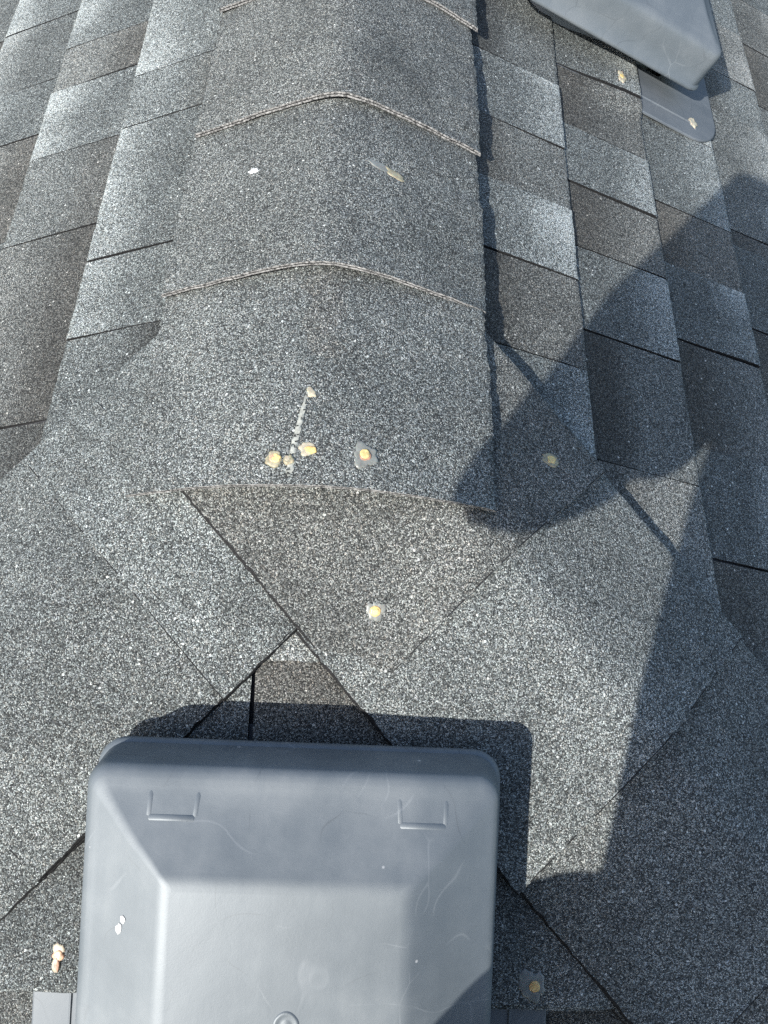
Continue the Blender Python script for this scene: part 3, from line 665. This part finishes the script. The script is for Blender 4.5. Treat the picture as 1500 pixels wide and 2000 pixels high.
def grow(b, name, m, parent, voxel, smooth=6, org=None):
    o = b.build(name, [m], parent)
    r = o.modifiers.new('skin', 'REMESH'); r.mode = 'VOXEL'; r.voxel_size = voxel; r.use_smooth_shade = True
    s = o.modifiers.new('soft', 'SMOOTH'); s.factor = 0.5; s.iterations = smooth
    return o
def rel(x, y, z): return CAM + Vector((x, y, z))
def onroof(x, y): return Vector((x, y, zroof(x, y, 0.0001, 0.0001) + 0.006))
lf = onroof(CAM.x - 0.10, CAM.y - 1.02); rf = onroof(CAM.x + 0.21, CAM.y - 0.64)
pc = CAM - CR * 0.025 - CU * 0.058 - CF * 0.0075                 # middle of the phone
root = empty('person', (lf + rf) / 2); root.matrix_world = Matrix.Translation((lf + rf) / 2); inv = (lf + rf) / 2
tag(root, 'person in dark jacket and jeans leaning forward, both hands on a phone', 'person')
def P_(b): b.v = [v - inv for v in b.v]; return b
Ls, Rs = rel(-0.222, -0.113, 0.270), rel(0.205, -0.165, 0.280)
Le, Re = rel(-0.225, -0.189, -0.058), rel(0.315, -0.205, 0.000)
Lw, Rw = pc - CR * 0.085 - CU * 0.075 - CF * 0.045, pc + CR * 0.085 - CU * 0.075 - CF * 0.045
pel, nk = rel(0.02, -0.50, -0.25), rel(0.02, -0.135, 0.335)
hd = rel(0.02, -0.035, 0.500)
hz_ = Vector((0, 0.42, 0.9)).normalized(); hy_ = Vector((0, 0.9, -0.42)).normalized()
HA = (Vector((1, 0, 0)), hy_, hz_)
b = MB()
ellipsoid(b, hd + hz_ * 0.02, HA, 0.076, 0.098, 0.105); ellipsoid(b, hd - hz_ * 0.055 + hy_ * 0.018, HA, 0.060, 0.075, 0.070)
ellipsoid(b, hd - hz_ * 0.02 + hy_ * 0.100, HA, 0.013, 0.020, 0.026); ellipsoid(b, hd - hz_ * 0.068 + hy_ * 0.088, HA, 0.024, 0.010, 0.010)
for s in (-1, 1):
    ellipsoid(b, hd - hz_ * 0.01 + Vector((s * 0.077, 0, 0)), HA, 0.010, 0.020, 0.032); ellipsoid(b, hd + hz_ * 0.022 + hy_ * 0.080 + Vector((s * 0.03, 0, 0)), HA, 0.022, 0.014, 0.010)
limb(b, [nk - Vector((0, 0.04, 0.06)), nk, hd - hz_ * 0.05], [0.066, 0.058, 0.056])
limb(b, [nk, rel(0.02, -0.3, 0.02), pel], [(0.13, 0.09), (0.14, 0.10), (0.14, 0.10)])
for sh, el, wr, s in ((Ls, Le, Lw, -1), (Rs, Re, Rw, 1)):
    limb(b, [nk + (sh - nk) * 0.3, sh, sh + (el - sh) * 0.5, el, el + (wr - el) * 0.45, wr], [0.055, 0.05, 0.044, 0.038, 0.034, 0.025])
    # palm at the phone's edge, four fingers round its back, thumb on the screen side
    edge = pc + CR * s * 0.040 - CU * 0.020
    palm0 = wr; palm1 = edge + CR * s * 0.012 - CF * 0.010
    limb(b, [palm0, (palm0 + palm1) / 2, palm1], [(0.026, 0.020), (0.034, 0.017), (0.036, 0.014)])
    for i, ln in enumerate((0.050, 0.056, 0.052, 0.042)):
        base = palm1 + CU * (0.030 - 0.020 * i) ; k1 = edge + CU * (0.032 - 0.020 * i) + CR * s * 0.010 + CF * 0.012; tip = k1 - CR * s * ln + CF * 0.004
        limb(b, [base, k1, (k1 + tip) / 2 + CF * 0.002, tip], [0.010, 0.0092, 0.0085, 0.0072], 10)
    limb(b, [palm0 * 0.45 + palm1 * 0.55, edge - CF * 0.026 + CU * 0.004, edge - CR * s * 0.020 - CF * 0.016 + CU * 0.018], [0.013, 0.0105, 0.0085], 10)
hipL, hipR = pel + Vector((-0.09, 0, -0.03)), pel + Vector((0.09, 0, -0.03))
ankL, ankR = lf + Vector((0, 0, 0.10)), rf + Vector((0, 0, 0.10))
knL, knR = rel(-0.10, -0.70, -0.64), rel(0.215, -0.245, -0.56)
for h_, k_, a_ in ((hipL, knL, ankL), (hipR, knR, ankR)):
    limb(b, [pel, h_, (h_ + k_) / 2, k_, k_ + (a_ - k_) * 0.35, a_], [0.08, 0.080, 0.066, 0.050, 0.052, 0.036])
    limb(b, [a_, a_ + Vector((0, -0.02, -0.055)), a_ + Vector((0, 0.12, -0.03))], [0.036, 0.032, 0.03])
grow(P_(b), 'body', plain('skin', (0.50, 0.31, 0.22), 0.55, 0.4, 0.08, 40, 0.0003, 0.1), root, 0.0055, 3)
b = MB()                                         # jacket: trunk, hem, collar and sleeves
c1, c2, c3 = rel(0.02, -0.22, 0.16), rel(0.02, -0.32, 0.00), rel(0.02, -0.42, -0.14)
limb(b, [nk + Vector((0, -0.02, -0.01)), rel(0.02, -0.165, 0.255), c1, c2, c3, pel + Vector((0, 0.01, 0.02)), pel + Vector((-0.01, -0.005, -0.04)), pel + Vector((-0.02, -0.02, -0.11))],
     [(0.075, 0.07), (0.165, 0.095), (0.205, 0.128), (0.186, 0.126), (0.162, 0.114), (0.152, 0.110), (0.218, 0.155), (0.226, 0.160)], 24)
limb(b, [nk - Vector((0, 0.03, 0.02)), nk + Vector((0, 0.015, 0.03))], [(0.085, 0.08), (0.075, 0.07)])
for sh, el, wr in ((Ls, Le, Lw), (Rs, Re, Rw)):
    limb(b, [nk + (sh - nk) * 0.35 - Vector((0, 0, 0.03)), sh, sh + (el - sh) * 0.5, el, el + (wr - el) * 0.5, el + (wr - el) * 0.93], [0.07, 0.080, 0.082, 0.063, 0.060, 0.043])
grow(P_(b), 'jacket', plain('dark_jacket', (0.03, 0.035, 0.045), 0.85, 0.2, 0.3, 30, 0.002), root, 0.009, 5)
b = MB()
for h_, k_, a_ in ((hipL, knL, ankL), (hipR, knR, ankR)):
    limb(b, [pel, h_, (h_ + k_) / 2, k_, k_ + (a_ - k_) * 0.4, a_ + (k_ - a_) * 0.06], [0.11, 0.098, 0.085, 0.066, 0.066, 0.056])
grow(P_(b), 'trousers', plain('blue_jeans', (0.05, 0.07, 0.12), 0.85, 0.2, 0.3, 50, 0.002), root, 0.010, 5)
for a_ in (ankL, ankR):
    b = MB(); z = NF; yy = -DF
    foot = a_ - Vector((0, 0, 0.10))
    limb(b, [a_ + Vector((0, 0, 0.05)), a_], [0.054, 0.052])
    limb(b, [foot + z * 0.042 - yy * 0.05, foot + z * 0.042 + yy * 0.06, foot + z * 0.034 + yy * 0.15], [(0.042, 0.040), (0.047, 0.040), (0.042, 0.030)])
    limb(b, [foot + z * 0.014 - yy * 0.06, foot + z * 0.014 + yy * 0.16], [(0.045, 0.014), (0.046, 0.014)])
    grow(P_(b), 'boot', plain('brown_boot', (0.12, 0.07, 0.04), 0.7, 0.3), root, 0.007, 3)
b = MB(); ellipsoid(b, hd + hz_ * 0.038 - hy_ * 0.012, HA, 0.084, 0.106, 0.098); ellipsoid(b, hd - hz_ * 0.02 - hy_ * 0.05, HA, 0.078, 0.062, 0.085)
grow(P_(b), 'hair', plain('brown_hair', (0.05, 0.035, 0.025), 0.7, 0.3, 0.4, 90, 0.002), root, 0.007, 2)
# the phone it holds; the view is taken from its lens
ph = empty('smartphone', pc); ph.matrix_world = frame(CR, CU, -CF, pc)
tag(ph, 'black smartphone held over the roof in both hands', 'phone')
b = MB(); loft(b, [rring(0.0365, 0.0755, 0.012, -0.0040), rring(0.0375, 0.0765, 0.0125, -0.0028), rring(0.0375, 0.0765, 0.0125, 0.0028), rring(0.0365, 0.0755, 0.012, 0.0040)], True, True)
b.build('case', [plain('black_case', (0.02, 0.02, 0.022), 0.4, 0.5, 0.1)], ph, 30)
b = MB(); loft(b, [rring(0.0345, 0.0735, 0.011, 0.0039), rring(0.0345, 0.0735, 0.011, 0.0044)], True); b.build('screen', [plain('dark_screen', (0.01, 0.01, 0.012), 0.1, 0.6, 0.05, bump=0)], ph)
for dx, dy in ((0.012, 0.058), (0.012, 0.038)):
    b = MB(); loft(b, [[(dx + 0.006 * math.cos(2 * math.pi * i / 20), dy + 0.006 * math.sin(2 * math.pi * i / 20), z) for i in range(20)] for z in (-0.0040, -0.0052)], True); b.build('lens', [plain('lens_glass', (0.01, 0.01, 0.02), 0.1, 0.6, 0.05, bump=0)], ph)
